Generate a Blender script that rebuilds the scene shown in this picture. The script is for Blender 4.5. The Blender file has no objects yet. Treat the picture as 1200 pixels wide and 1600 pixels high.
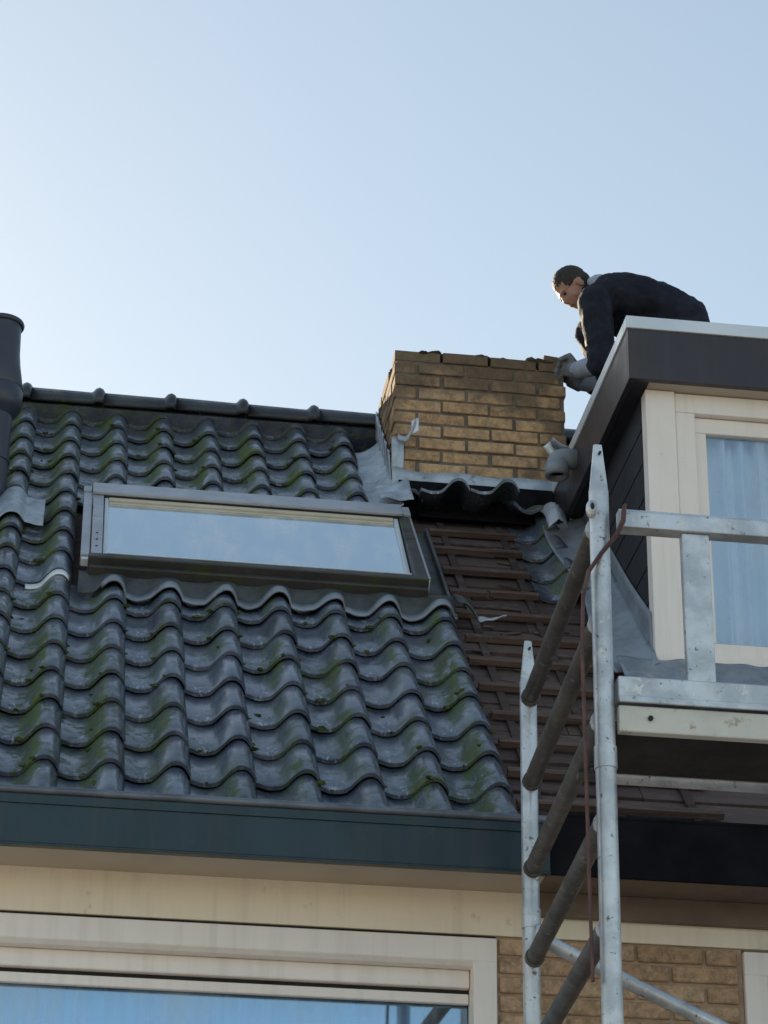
import bpy, bmesh, math, random
from mathutils import Matrix, Vector
random.seed(7)
scene = bpy.context.scene
COL = scene.collection
rad = math.radians

# ------------------------------------------------------------------ camera, sky, sun, exposure
CAM = Vector((0.0364, -7.4815, -2.7397))
yaw, pitch, roll = 0.134841, 0.462756, 0.0121463
fw = Vector((math.sin(yaw)*math.cos(pitch), math.cos(yaw)*math.cos(pitch), math.sin(pitch)))
rt = Vector((math.cos(yaw), -math.sin(yaw), 0)); up = rt.cross(fw)
rt, up = math.cos(roll)*rt+math.sin(roll)*up, math.cos(roll)*up-math.sin(roll)*rt
cd = bpy.data.cameras.new('camera'); cam = bpy.data.objects.new('camera', cd); COL.objects.link(cam)
cam.matrix_world = Matrix(((rt.x, up.x, -fw.x, CAM.x), (rt.y, up.y, -fw.y, CAM.y), (rt.z, up.z, -fw.z, CAM.z), (0, 0, 0, 1)))
cd.sensor_fit = 'VERTICAL'; cd.sensor_height = 24; cd.lens = 3983.85/1600*24
cd.clip_start = 0.05; cd.clip_end = 2000
scene.camera = cam

SUN_EL, SUN_AZ = 19.0, -23.0          # azimuth measured from +Y towards +X
world = bpy.data.worlds.new('World'); scene.world = world; world.use_nodes = True
wn = world.node_tree.nodes; wl = world.node_tree.links
bg = wn['Background']; sky = wn.new('ShaderNodeTexSky'); sky.sky_type = 'NISHITA'
sky.sun_disc = False; sky.sun_elevation = rad(SUN_EL); sky.sun_rotation = rad(SUN_AZ)
sky.altitude = 0; sky.air_density = 1.0; sky.dust_density = 0.55; sky.ozone_density = 0.0
ga = wn.new('ShaderNodeGamma'); ga.inputs[1].default_value = 0.68     # phone-style compression of the sky's range, the whole dome alike
wl.new(sky.outputs[0], ga.inputs[0]); tint = wn.new('ShaderNodeMix'); tint.data_type = 'RGBA'; tint.blend_type = 'MULTIPLY'; tint.inputs[0].default_value = 1; tint.inputs[7].default_value = (.965, 1, .985, 1)
wl.new(ga.outputs[0], tint.inputs[6]); wl.new(tint.outputs[2], bg.inputs[0]); bg.inputs[1].default_value = 0.132
sd = bpy.data.lights.new('sun', 'SUN'); sun = bpy.data.objects.new('sun', sd); COL.objects.link(sun)
sd.energy = 5.0; sd.angle = rad(0.53); sd.color = (1.0, 0.82, 0.58)
to_sun = Vector((math.sin(rad(SUN_AZ))*math.cos(rad(SUN_EL)), math.cos(rad(SUN_AZ))*math.cos(rad(SUN_EL)), math.sin(rad(SUN_EL))))
sun.rotation_euler = to_sun.to_track_quat('Z', 'Y').to_euler(); sun.location = to_sun*40
vs = scene.view_settings; vs.view_transform = 'Standard'; vs.look = 'None'; vs.gamma = 1; vs.use_curve_mapping = False
vs.exposure = 1.25

# ------------------------------------------------------------------ helpers
GROUND = -4.34
TH = 0.774981; E = 0.254023; W = 0.21
CT, ST = math.cos(TH), math.sin(TH)
RM = Matrix(((1, 0, 0, 0), (0, CT, -ST, 0), (0, ST, CT, 0), (0, 0, 0, 1)))   # roof frame: x, up the slope, outwards
def R(x, s, h=0): return RM @ Vector((x, s, h))

WM = {}
def link(o, parent=None, mat=None):
    COL.objects.link(o)
    m = mat if mat is not None else Matrix.Identity(4)
    o.matrix_basis = m
    if parent is not None:
        o.parent = parent; o.matrix_parent_inverse = WM[parent.name].inverted()
    WM[o.name] = m.copy()
    return o
def tag(o, label=None, cat=None, group=None, kind=None):
    for k, v in (('label', label), ('category', cat), ('group', group), ('kind', kind)):
        if v: o[k] = v
    return o
def empty(name, loc, parent=None):
    return link(bpy.data.objects.new(name, None), parent, Matrix.Translation(loc))

class MB:
    def __init__(s): s.v = []; s.f = []
    def add(s, vs_, fs, m=None):
        n = len(s.v); s.v += [tuple(m @ Vector(p)) if m else tuple(p) for p in vs_]; s.f += [tuple(i+n for i in f) for f in fs]; return s
    def box(s, x0, x1, y0, y1, z0, z1, m=None):
        return s.add([(x0,y0,z0),(x1,y0,z0),(x1,y1,z0),(x0,y1,z0),(x0,y0,z1),(x1,y0,z1),(x1,y1,z1),(x0,y1,z1)],
                     [(0,3,2,1),(4,5,6,7),(0,1,5,4),(1,2,6,5),(2,3,7,6),(3,0,4,7)], m)
    def prism(s, poly, a, b, axis='x', m=None):      # poly in the two other axes, extruded from a to b
        n = len(poly)
        mk = {'x': lambda p, t: (t, p[0], p[1]), 'y': lambda p, t: (p[0], t, p[1]), 'z': lambda p, t: (p[0], p[1], t)}[axis]
        vv = [mk(p, a) for p in poly]+[mk(p, b) for p in poly]
        return s.add(vv, [tuple(range(n-1, -1, -1)), tuple(range(n, 2*n))]+[(i, (i+1) % n, (i+1) % n+n, i+n) for i in range(n)], m)
    def tube(s, pts, r, n=12, caps=True, sq=(1, 1)):
        pts = [Vector(p) for p in pts]; rs = r if isinstance(r, (list, tuple)) else [r]*len(pts)
        rings = []; prev = None
        for i, p in enumerate(pts):
            t = (pts[min(i+1, len(pts)-1)]-pts[max(i-1, 0)]).normalized()
            if prev is None:
                a = Vector((0, 0, 1)) if abs(t.z) < .9 else Vector((1, 0, 0))
                u = t.cross(a).normalized()
            else: u = (prev-t*prev.dot(t)).normalized()
            prev = u; w = t.cross(u)
            rings.append([p+rs[i]*(sq[0]*math.cos(2*math.pi*k/n)*u+sq[1]*math.sin(2*math.pi*k/n)*w) for k in range(n)])
        vv = [q for g in rings for q in g]; ff = []
        for i in range(len(rings)-1):
            for k in range(n): ff.append((i*n+k, i*n+(k+1) % n, (i+1)*n+(k+1) % n, (i+1)*n+k))
        if caps: ff += [tuple(range(n-1, -1, -1)), tuple(range((len(rings)-1)*n, len(rings)*n))]
        return s.add(vv, ff)
    def ell(s, c, rx, ry, rz, rot=None, nu=16, nv=10):
        vv = []; ff = []
        m = Matrix.Translation(c) @ (rot.to_4x4() if rot else Matrix.Identity(4))
        for j in range(nv+1):
            a = math.pi*j/nv
            for i in range(nu):
                b = 2*math.pi*i/nu
                vv.append((rx*math.sin(a)*math.cos(b), ry*math.sin(a)*math.sin(b), rz*math.cos(a)))
        for j in range(nv):
            for i in range(nu): ff.append((j*nu+i, (j+1)*nu+i, (j+1)*nu+(i+1) % nu, j*nu+(i+1) % nu))
        return s.add(vv, ff, m)
    def grid(s, fn, us, vs_):
        nu, nv = len(us), len(vs_)
        return s.add([fn(u, v) for v in vs_ for u in us], [(j*nu+i, j*nu+i+1, (j+1)*nu+i+1, (j+1)*nu+i) for j in range(nv-1) for i in range(nu-1)])
    def mesh(s, name, smooth=None):
        me = bpy.data.meshes.new(name); me.from_pydata(s.v, [], s.f); me.validate(); 
        bm = bmesh.new(); bm.from_mesh(me); bmesh.ops.remove_doubles(bm, verts=bm.verts, dist=1e-6)
        bmesh.ops.recalc_face_normals(bm, faces=bm.faces); bm.to_mesh(me); bm.free()
        if smooth: me.polygons.foreach_set('use_smooth', [True]*len(me.polygons)); me.set_sharp_from_angle(angle=rad(smooth))
        return me
    def build(s, name, mat, parent=None, smooth=40, bevel=0, mtx=None, solid=0):
        o = bpy.data.objects.new(name, s.mesh(name, smooth)); o.data.materials.append(mat); link(o, parent, mtx)
        if solid:
            md = o.modifiers.new('thickness', 'SOLIDIFY'); md.thickness = solid; md.offset = 0
        if bevel:
            md = o.modifiers.new('edge', 'BEVEL'); md.width = bevel; md.segments = 2; md.limit_method = 'ANGLE'; md.angle_limit = rad(40); md.harden_normals = False
        return o
def place(name, me, parent, mtx):
    return link(bpy.data.objects.new(name, me), parent, mtx)
def lin(a, b, n): return [a+(b-a)*i/(n-1) for i in range(n)]
def clamp(x, a=0., b=1.): return max(a, min(b, x))
def interp(x, tab):
    for (a, fa), (b, fb) in zip(tab, tab[1:]):
        if x <= b: return fa+(fb-fa)*clamp((x-a)/(b-a))
    return tab[-1][1]

# ------------------------------------------------------------------ materials
class NT:
    def __init__(s, name):
        s.m = bpy.data.materials.new(name); s.m.use_nodes = True; s.t = s.m.node_tree; s.b = s.t.nodes['Principled BSDF']
    def n(s, typ, **kw):
        nd = s.t.nodes.new(typ)
        for k, v in kw.items():
            if k.startswith('i_'):
                key = k[2:]; key = int(key) if key.isdigit() else key.replace('_', ' ')
                s.set(nd.inputs[key], v)
            else: setattr(nd, k, v)
        return nd
    def set(s, sock, v):
        if hasattr(v, 'is_output'): s.t.links.new(v, sock)
        else: sock.default_value = v if not isinstance(v, tuple) or len(v) != 3 or sock.type != 'RGBA' else (*v, 1)
    def math(s, op, a, b=0.0, c=False):
        nd = s.n('ShaderNodeMath', operation=op, use_clamp=c); s.set(nd.inputs[0], a); s.set(nd.inputs[1], b); return nd.outputs[0]
    def mix(s, f, a, b, mode='MIX'):
        nd = s.n('ShaderNodeMix', data_type='RGBA', blend_type=mode); s.set(nd.inputs[0], f); s.set(nd.inputs[6], a); s.set(nd.inputs[7], b); return nd.outputs[2]
    def noise(s, vec, scale, detail=4, rough=.55):
        nd = s.n('ShaderNodeTexNoise'); s.set(nd.inputs['Vector'], vec); nd.inputs['Scale'].default_value = scale
        nd.inputs['Detail'].default_value = detail; nd.inputs['Roughness'].default_value = rough; return nd.outputs['Fac']
    def ramp(s, f, lo, hi, a=0., b=1.):
        nd = s.n('ShaderNodeMapRange', interpolation_type='SMOOTHSTEP'); s.set(nd.inputs[0], f)
        for i, v in enumerate((lo, hi, a, b)): s.set(nd.inputs[i+1], v)
        return nd.outputs[0]
    def coord(s, which='Object'): return s.n('ShaderNodeTexCoord').outputs[which]
    def pos(s): return s.n('ShaderNodeNewGeometry').outputs['Position']
    def rnd(s): return s.n('ShaderNodeObjectInfo').outputs['Random']
    def vec(s, v, mul=(1, 1, 1), add=None):
        nd = s.n('ShaderNodeVectorMath', operation='MULTIPLY'); s.set(nd.inputs[0], v); nd.inputs[1].default_value = mul; o = nd.outputs[0]
        if add is not None:
            nd = s.n('ShaderNodeVectorMath', operation='ADD'); s.set(nd.inputs[0], o); s.set(nd.inputs[1], add); o = nd.outputs[0]
        return o
    def out(s, col=None, rough=None, metal=None, bump=None, bstr=.3, bdist=.01, spec=None):
        if col is not None: s.set(s.b.inputs['Base Color'], col)
        if rough is not None: s.set(s.b.inputs['Roughness'], rough)
        if metal is not None: s.set(s.b.inputs['Metallic'], metal)
        if spec is not None: s.set(s.b.inputs['Specular IOR Level'], spec)
        if bump is not None:
            bn = s.n('ShaderNodeBump'); bn.inputs['Strength'].default_value = bstr; bn.inputs['Distance'].default_value = bdist
            s.set(bn.inputs['Height'], bump); s.t.links.new(bn.outputs[0], s.b.inputs['Normal'])
        return s.m

def mat_tile():
    t = NT('engobed clay tile'); o = t.coord(); P = t.pos(); r = t.rnd()
    off = t.n('ShaderNodeCombineXYZ'); t.set(off.inputs[0], t.math('MULTIPLY', r, 37)); t.set(off.inputs[1], t.math('MULTIPLY', r, 91)); t.set(off.inputs[2], t.math('MULTIPLY', r, 53))
    lo = t.vec(o, (1, 1, 1), off.outputs[0])
    base = t.mix(r, (.026, .036, .066), (.070, .092, .150))
    base = t.mix(t.ramp(t.noise(lo, 9, 4), .35, .7), base, t.mix(.5, base, (.15, .18, .24)))
    # worn pale marks in the hollow of the tile
    sx = t.n('ShaderNodeSeparateXYZ'); t.set(sx.inputs[0], o); u, sl = sx.outputs[0], sx.outputs[1]
    hollow = t.math('MULTIPLY', t.ramp(u, -.145, -.125), t.ramp(u, -.07, -.095))
    low = t.ramp(sl, .17, .02)
    worn = t.math('MULTIPLY', t.math('MULTIPLY', hollow, low), t.ramp(t.noise(t.vec(lo, (1.6, .7, 1)), 42, 5, .7), .53, .62))
    worn = t.math('MULTIPLY', worn, t.ramp(t.noise(off.outputs[0], 3.1, 0), .38, .5))
    base = t.mix(t.math('MULTIPLY', worn, .85), base, (.42, .46, .52))
    edge = t.math('MULTIPLY', t.ramp(sl, .03, .006), t.ramp(t.noise(lo, 30, 3), .5, .7))
    base = t.mix(t.math('MULTIPLY', edge, .55), base, (.2, .22, .25))
    # moss on the rising flank and along lips
    flank = t.math('MULTIPLY', t.ramp(u, -.115, -.055), t.ramp(u, -.005, -.04))
    sp3 = t.n('ShaderNodeSeparateXYZ'); t.set(sp3.inputs[0], P)
    reg = t.math('ADD', t.math('MULTIPLY', t.ramp(t.noise(P, 2.4, 4, .65), .36, .6), .92), t.math('ADD', t.math('MULTIPLY', t.ramp(sp3.outputs[0], .5, -.1), .3), t.math('MULTIPLY', t.ramp(sp3.outputs[2], 2.1, 2.5), .3)), True)
    m1 = t.math('MULTIPLY', flank, t.ramp(t.noise(t.vec(lo, (1, .45, 1)), 17, 5, .65), .34, .55))
    m2 = t.math('MULTIPLY', t.ramp(t.noise(lo, 24, 5, .7), .47, .66), .75)
    moss = t.math('MULTIPLY', t.math('ADD', t.math('MULTIPLY', m1, .95), m2, True), reg, True)
    mcol = t.mix(t.noise(lo, 55, 4), (.028, .046, .014), (.125, .185, .036))
    base = t.mix(moss, base, mcol)
    # grey-green film
    base = t.mix(t.math('MULTIPLY', t.ramp(t.noise(P, 2.3, 3), .4, .7), .3), base, (.040, .046, .048))
    ro = t.math('ADD', t.ramp(t.noise(lo, 14, 4), .3, .7, .22, .42), t.math('MULTIPLY', moss, .5))
    h = t.math('ADD', t.math('MULTIPLY', t.noise(lo, 60, 5), .35), t.math('ADD', t.math('MULTIPLY', moss, .9), t.noise(lo, 13, 2)))
    t.set(t.b.inputs['Coat Weight'], t.math('SUBTRACT', .7, moss, True)); t.b.inputs['Coat Roughness'].default_value = .2; t.b.inputs['Coat IOR'].default_value = 1.6
    return t.out(base, ro, 0, h, .45, .007, .6)

def mat_simple(name, c1, c2, rough=.6, metal=0., scale=6, detail=5, bump=.15, bscale=None, lo=.35, hi=.65, spots=None, spec=.5, world=True, bdist=.004, streak=0., splash=None):
    t = NT(name); P = t.pos() if world else t.coord()
    col = t.mix(t.ramp(t.noise(P, scale, detail, .6), lo, hi), c1, c2)
    if spots:
        sc, a, b, c = spots
        col = t.mix(t.ramp(t.noise(P, sc, 5, .65), a, b), col, c)
    if streak:
        sv = t.ramp(t.noise(t.vec(P, (22, 22, 1.6)), 1.0, 5, .65), .45, .72)
        col = t.mix(t.math('MULTIPLY', sv, streak), col, t.mix(.5, c1, (.09, .075, .055)))
    if splash:
        col = t.mix(t.math('MULTIPLY', t.ramp(t.noise(P, 23, 6, .75), .60, .64), .8), col, splash)
    rr = t.ramp(t.noise(P, scale*2.3, 4), .3, .7, max(.05, rough-.1), min(1, rough+.1))
    return t.out(col, rr, metal, t.noise(P, bscale or scale*8, 5), bump, bdist, spec)

def mat_brick(name, c1, c2, grime, gcol, mfac):
    t = NT(name); P = t.pos(); r = t.rnd(); lo = t.vec(t.coord(), (1, 1, 1), t.vec(P, (1, 1, 1)))
    col = t.mix(r, c1, c2)
    col = t.mix(t.ramp(t.noise(P, 26, 6, .7), .35, .7), col, t.mix(.55, col, (.06, .045, .035)))
    col = t.mix(t.math('MULTIPLY', t.ramp(t.noise(P, 75, 4, .7), .5, .68), .55), col, (.55, .45, .32))
    g = t.ramp(t.noise(P, 3.2, 5, .6), *grime)
    if mfac:      # soot and algae stain that has run down from the open top and the two outer edges of the stack
        sx = t.n('ShaderNodeSeparateXYZ'); t.set(sx.inputs[0], P)
        wob = t.math('MULTIPLY', t.math('SUBTRACT', t.noise(P, 6, 5), .5), .75)
        top = t.ramp(t.math('ADD', sx.outputs[2], wob), 2.72, 2.98)
        side = t.ramp(t.math('ADD', t.math('ABSOLUTE', t.math('SUBTRACT', sx.outputs[0], 1.79)), wob), .20, .40)
        g = t.math('MAXIMUM', t.math('MULTIPLY', g, .6), t.math('MAXIMUM', top, t.math('MULTIPLY', side, .9)))
    col = t.mix(t.math('MULTIPLY', g, .8), col, t.mix(t.noise(P, 40, 4), gcol, (.12, .092, .066)))
    return t.out(col, .9, 0, t.math('ADD', t.noise(P, 60, 5, .7), t.noise(P, 180, 3)), .5, .006, .3)

def mat_glass(name, refl, tint=(.9, .95, 1), gcol=(.66, .85, 1), film=0.):
    t = NT(name); m = t.t
    for nd in list(m.nodes):
        if nd.type != 'OUTPUT_MATERIAL': m.nodes.remove(nd)
    out = [n for n in m.nodes][0]
    tr = t.n('ShaderNodeBsdfTransparent'); tr.inputs[0].default_value = (*tint, 1)
    gl = t.n('ShaderNodeBsdfGlossy'); gl.inputs['Roughness'].default_value = .03; gl.inputs[0].default_value = (*gcol, 1)
    lw = t.n('ShaderNodeLayerWeight'); lw.inputs[0].default_value = .35
    f = t.ramp(lw.outputs['Fresnel'], 0, 1, refl, 1.0)
    bn = t.n('ShaderNodeBump'); bn.inputs['Strength'].default_value = .02; bn.inputs['Distance'].default_value = .01
    t.set(bn.inputs['Height'], t.noise(t.pos(), 2.2, 2)); m.links.new(bn.outputs[0], gl.inputs['Normal'])
    mx = t.n('ShaderNodeMixShader'); t.set(mx.inputs[0], f); m.links.new(tr.outputs[0], mx.inputs[1]); m.links.new(gl.outputs[0], mx.inputs[2])
    df = t.n('ShaderNodeBsdfDiffuse'); df.inputs[0].default_value = (.8, .84, .88, 1)
    P = t.pos(); fm = t.math('MULTIPLY', t.ramp(t.noise(t.vec(P, (1, .35, .35)), 7, 6, .65), .42, .75), film)
    fm = t.math('ADD', fm, t.math('MULTIPLY', t.ramp(t.noise(P, 60, 3), .66, .74), film*.7), True)
    m2 = t.n('ShaderNodeMixShader'); t.set(m2.inputs[0], fm); m.links.new(mx.outputs[0], m2.inputs[1]); m.links.new(df.outputs[0], m2.inputs[2])
    m.links.new(m2.outputs[0], out.inputs[0]); return t.m

def mat_wood(name, c1, c2, c3, stretch=(1.2, 14, 14), rough=.85):
    t = NT(name); P = t.pos(); r = t.rnd()
    off = t.n('ShaderNodeCombineXYZ'); t.set(off.inputs[0], t.math('MULTIPLY', r, 17)); t.set(off.inputs[1], t.math('MULTIPLY', r, 7))
    v = t.vec(P, stretch, off.outputs[0])
    col = t.mix(t.ramp(t.noise(v, 2.2, 6, .65), .3, .7), c1, c2)
    col = t.mix(t.math('MULTIPLY', r, .6), col, c3)
    col = t.mix(t.math('MULTIPLY', t.ramp(t.noise(P, 9, 5, .7), .52, .75), .6), col, t.mix(.5, c2, (.25, .22, .2)))
    return t.out(col, rough, 0, t.noise(v, 5, 6, .7), .4, .004, .3)

M = dict(
    tile=mat_tile(),
    ridge=mat_simple('engobed ridge tile', (.018, .021, .026), (.04, .045, .052), .34, 0, 4, spots=(11, .58, .72, (.075, .085, .05)), bump=.25),
    mortar=mat_simple('old mortar', (.06, .052, .042), (.12, .105, .085), .95, 0, 18, bump=.6, spots=(7, .55, .7, (.06, .06, .04))),
    brick=mat_brick('yellow chimney brick', (.45, .27, .14), (.63, .415, .235), (.55, .75), (.05, .040, .032), 1),
    fbrick=mat_brick('orange facade brick', (.46, .285, .165), (.60, .40, .25), (.55, .85), (.28, .18, .12), 0),
    joint=mat_simple('dark brick joint', (.10, .084, .066), (.17, .142, .11), .95, 0, 20, bump=.5),
    fjoint=mat_simple('facade joint', (.36, .26, .18), (.46, .34, .24), .95, 0, 20, bump=.5),
    lead=mat_simple('weathered lead', (.30, .345, .40), (.46, .51, .57), .5, .35, 9, bump=.5, spots=(16, .56, .7, (.2, .22, .24)), bscale=22, bdist=.01),
    greylead=mat_simple('dull grey lead', (.20, .23, .27), (.28, .315, .36), .5, .3, 7, bump=.3, spots=(12, .56, .72, (.15, .165, .18)), bscale=22, bdist=.008),
    darklead=mat_simple('mossy dark lead', (.05, .06, .068), (.09, .1, .1), .6, .2, 7, bump=.4, spots=(9, .5, .7, (.045, .055, .025))),
    velux=mat_simple('grey lacquered aluminium', (.34, .36, .40), (.40, .42, .46), .4, .3, 5, bump=.06, spots=(22, .62, .75, (.13, .13, .13))),
    veluxdark=mat_simple('dark weathered aluminium', (.03, .03, .03), (.05, .048, .045), .5, .1, 5, bump=.15, spots=(8, .5, .7, (.045, .055, .02))),
    wood=mat_simple('pale window wood', (.5, .45, .36), (.58, .53, .43), .6, 0, 4, bump=.08),
    cream=mat_simple('cream paint', (.82, .75, .695), (.855, .79, .74), .5, 0, 2.5, bump=.05, spots=(30, .68, .8, (.5, .46, .38)), streak=.22),
    frieze=mat_simple('cream panel', (.82, .715, .56), (.86, .76, .61), .6, 0, 2, bump=.05, spots=(14, .62, .8, (.55, .46, .33)), streak=.22),
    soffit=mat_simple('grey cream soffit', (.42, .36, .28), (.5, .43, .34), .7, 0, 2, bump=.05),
    green=mat_simple('dark green gutter paint', (.003, .021, .031), (.005, .028, .040), .38, 0, 1.8, bump=.05, spots=(25, .6, .75, (.02, .038, .046)), streak=.3),
    darkgutter=mat_simple('near black gutter', (.004, .004, .006), (.008, .008, .010), .85, 0, 4, bump=.1, spec=.15),  # near black, unlike the green run on the left
    darksoffit=mat_simple('dark brown soffit', (.12, .085, .065), (.18, .13, .095), .7, 0, 3, bump=.05),  # darker brown than the soffit on the left
    zinc=mat_simple('zinc lip', (.10, .115, .14), (.17, .19, .22), .45, .4, 8, bump=.2),
    brown=mat_simple('dark brown fascia', (.028, .023, .029), (.038, .031, .037), .42, 0, 2.2, bump=.06, spots=(18, .64, .8, (.075, .06, .055)), streak=.3),
    trim=mat_simple('pale aluminium roof trim', (.6, .65, .7), (.7, .74, .78), .4, .3, 3, bump=.06),
    cheek=mat_simple('dark cheek boarding', (.013, .013, .019), (.017, .017, .024), .75, 0, 3, bump=.1),
    bitumen=mat_simple('bitumen_felt', (.03, .03, .03), (.05, .05, .05), .9, 0, 12, bump=.4),
    shadeblack=mat_simple('painted shade black', (.007, .007, .009), (.013, .013, .015), .95, 0, 12, bump=.4, spec=.1),  # near black, paints shade under the lifted tiles and in the spout
    moss=mat_simple('moss cushions', (.022, .03, .010), (.09, .11, .026), .95, 0, 40, bump=.8, bscale=240, spec=.1),
    pvc=mat_simple('grey plastic pipe', (.20, .225, .26), (.25, .275, .31), .4, 0, 4, bump=.04),
    vent=mat_simple('blue black vent pipe', (.026, .033, .052), (.036, .045, .066), .42, 0, 3, bump=.05),
    galv=mat_simple('scuffed aluminium tube', (.42, .45, .48), (.62, .65, .68), .42, .55, 10, bump=.12, spots=(48, .6, .7, (.14, .13, .12)), splash=(.72, .71, .68)),
    paintbeam=mat_simple('chalky beam', (.5, .5, .46), (.62, .61, .56), .6, .1, 6, bump=.12, spots=(13, .58, .72, (.26, .2, .14))),
    rung=mat_simple('dirty brown rung', (.06, .054, .053), (.10, .09, .086), .55, .15, 8, bump=.15, spots=(35, .6, .72, (.2, .18, .16)), splash=(.2, .185, .165)),
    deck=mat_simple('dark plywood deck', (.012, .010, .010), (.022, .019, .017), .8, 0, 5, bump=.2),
    strap=mat_simple('rusty red strap', (.075, .036, .034), (.12, .058, .05), .75, 0, 14, bump=.3),
    board=mat_wood('stained roof boards', (.036, .024, .023), (.098, .066, .060), (.13, .092, .084)),
    darkboard=mat_wood('dark counter batten', (.03, .02, .019), (.06, .042, .038), (.07, .048, .044)),
    batten=mat_wood('old batten', (.05, .031, .026), (.15, .098, .08), (.09, .058, .047), (1.5, 20, 20)),
    curtain=mat_simple('white net curtain', (.78, .82, .86), (.86, .89, .92), .9, 0, 3, bump=.05),
    dormerglass=mat_glass('dormer window glass', .16, (.93, .97, 1), (.78, .9, 1), .16), glass=mat_glass('window glass', .26, (.72, .88, 1), (.66, .85, 1), .18), skyglass=mat_glass('roof window glass', .9, (.85, .95, 1), (.84, .95, 1), .42),
    sky_backing=mat_simple('pale blue sky backing', (.6, .68, .76), (.66, .74, .82), .8, 0, 3, bump=.03),  # pale blue of reflected sky, put into the backing's colour
    room=mat_simple('room plaster', (.3, .28, .26), (.34, .32, .3), .9),
    ground=mat_simple('paving', (.3, .285, .26), (.38, .36, .33), .9, 0, 3, bump=.3),
    jacket=mat_simple('dark navy jacket', (.011, .013, .022), (.019, .022, .036), .8, 0, 12, bump=.3, spec=.2),
    trousers=mat_simple('dark work trousers', (.014, .016, .024), (.022, .024, .034), .85, 0, 12, bump=.3, spec=.2),
    skin=mat_simple('skin', (.30, .155, .115), (.36, .19, .14), .5, 0, 20, bump=.05),
    hair=mat_simple('short brown hair', (.016, .011, .009), (.03, .021, .016), .7, 0, 80, bump=.5),
    glove=mat_simple('grey work glove', (.13, .14, .165), (.19, .20, .23), .8, 0, 30, bump=.3),
    cuff=mat_simple('grey blue sleeve', (.27, .31, .40), (.33, .37, .46), .8, 0, 15, bump=.2),
    boot=mat_simple('black boot', (.015, .014, .013), (.025, .023, .02), .6, 0, 20, bump=.2),
)

# ------------------------------------------------------------------ ground
g = MB(); g.grid(lambda u, v: (u, v, GROUND), lin(-300, 300, 7), lin(-300, 300, 7))
tag(g.build('ground', M['ground'], None, None), 'grey paved ground around the house', 'ground', kind='structure')

# ------------------------------------------------------------------ the house
XL, XR = -1.62, 5.2                    # ends of the house
YWALL = .115; GX_ = 1.56
SR = 17.3*E                            # slope length to the ridge
RIDGE = R(0, SR, -.025)
house = empty('house', (1.8, 3.1, GROUND))
tag(house, 'house with mossy dark tiled roof, brick chimney stack and cream window frames', 'house')

# window openings in the front wall: (x0, x1, z0, z1)
WA = (-1.3, 1.436, -2.0, -.378); WB = (2.226, 4.2, -2.0, -.378)
Yb = 2*RIDGE.y-YWALL
for k_, (x0, x1, z0, z1) in enumerate(((WA[1], WB[0], GROUND, -.1), (XL, WA[0], GROUND, -.1), (WA[0], WA[1], GROUND, WA[2]), (WB[0], WB[1], GROUND, WB[2]),
                       (WB[1], XR, GROUND, -.1), (WA[0], WA[1], WA[3], -.1), (WB[0], WB[1], WB[3], -.1))):
    o = MB().box(x0, x1, YWALL+.03, YWALL+.29, z0, z1).build('wall', M['fjoint'] if k_ == 0 else M['fbrick'], house, None)
    if k_ == 0: wall = o
MB().box(XL, XR, Yb-.26, Yb, GROUND, -.1).build('back_wall', M['fbrick'], house, None)
def gable(x0, x1):
    return MB().prism([(YWALL+.295, GROUND), (Yb-.265, GROUND), (Yb-.265, .0), (RIDGE.y, RIDGE.z-.2), (YWALL+.295, .0)], x0, x1, 'x')
gable(XL+.01, XL+.25).build('gable_wall', M['fbrick'], house, None); gable(XR-.25, XR-.01).build('gable_wall', M['fbrick'], house, None)
MB().box(XL+.26, XR-.26, YWALL+.3, Yb-.27, -.32, -.25).build('attic_floor', M['room'], house, None)
MB().box(XL+.26, XR-.26, YWALL+1.6, YWALL+1.65, GROUND, -.33).build('inner_wall', M['room'], house, None)

# brick pier between the two windows (and the outer piers), brick by brick
def brick_mesh(name, L, D, H, mat, b=.004):
    m = MB().box(-L/2, L/2, -D/2, D/2, -H/2, H/2); me = m.mesh(name)
    bm = bmesh.new(); bm.from_mesh(me); bmesh.ops.bevel(bm, geom=bm.edges, offset=b, segments=1, affect='EDGES'); bm.to_mesh(me); bm.free()
    me.materials.append(mat); return me
def jit(a): return random.uniform(-a, a)
FB = {k: brick_mesh('facade_brick_'+k, L, .05, .05, M['fbrick']) for k, L in (('full', .21), ('half', .1), ('bat', .155))}
def lay_pier(x0, x1, z1, n):
    for c in range(n):
        z = z1-.03-.0605*c
        x = x0; first = True
        while x < x1-.05:
            k = 'full'
            if first and c % 2: k = 'half'
            L = {'full': .21, 'half': .1, 'bat': .155}[k]
            if x+L > x1+.012:
                k = 'half'; L = .1
                if x+L > x1+.012: break
            first = False
            place('brick', FB[k], wall, Matrix.Translation((x+L/2, YWALL+.021+jit(.002), z+jit(.001))) @ Matrix.Rotation(jit(.006), 4, 'Y'))
            x += L+.0105
lay_pier(1.446, 2.222, -.368, 16)
MB().box(1.4375, 2.2245, YWALL+.007, YWALL+.0295, -1.35, -.3665).build('pointing', M['fjoint'], wall, None)

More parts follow.
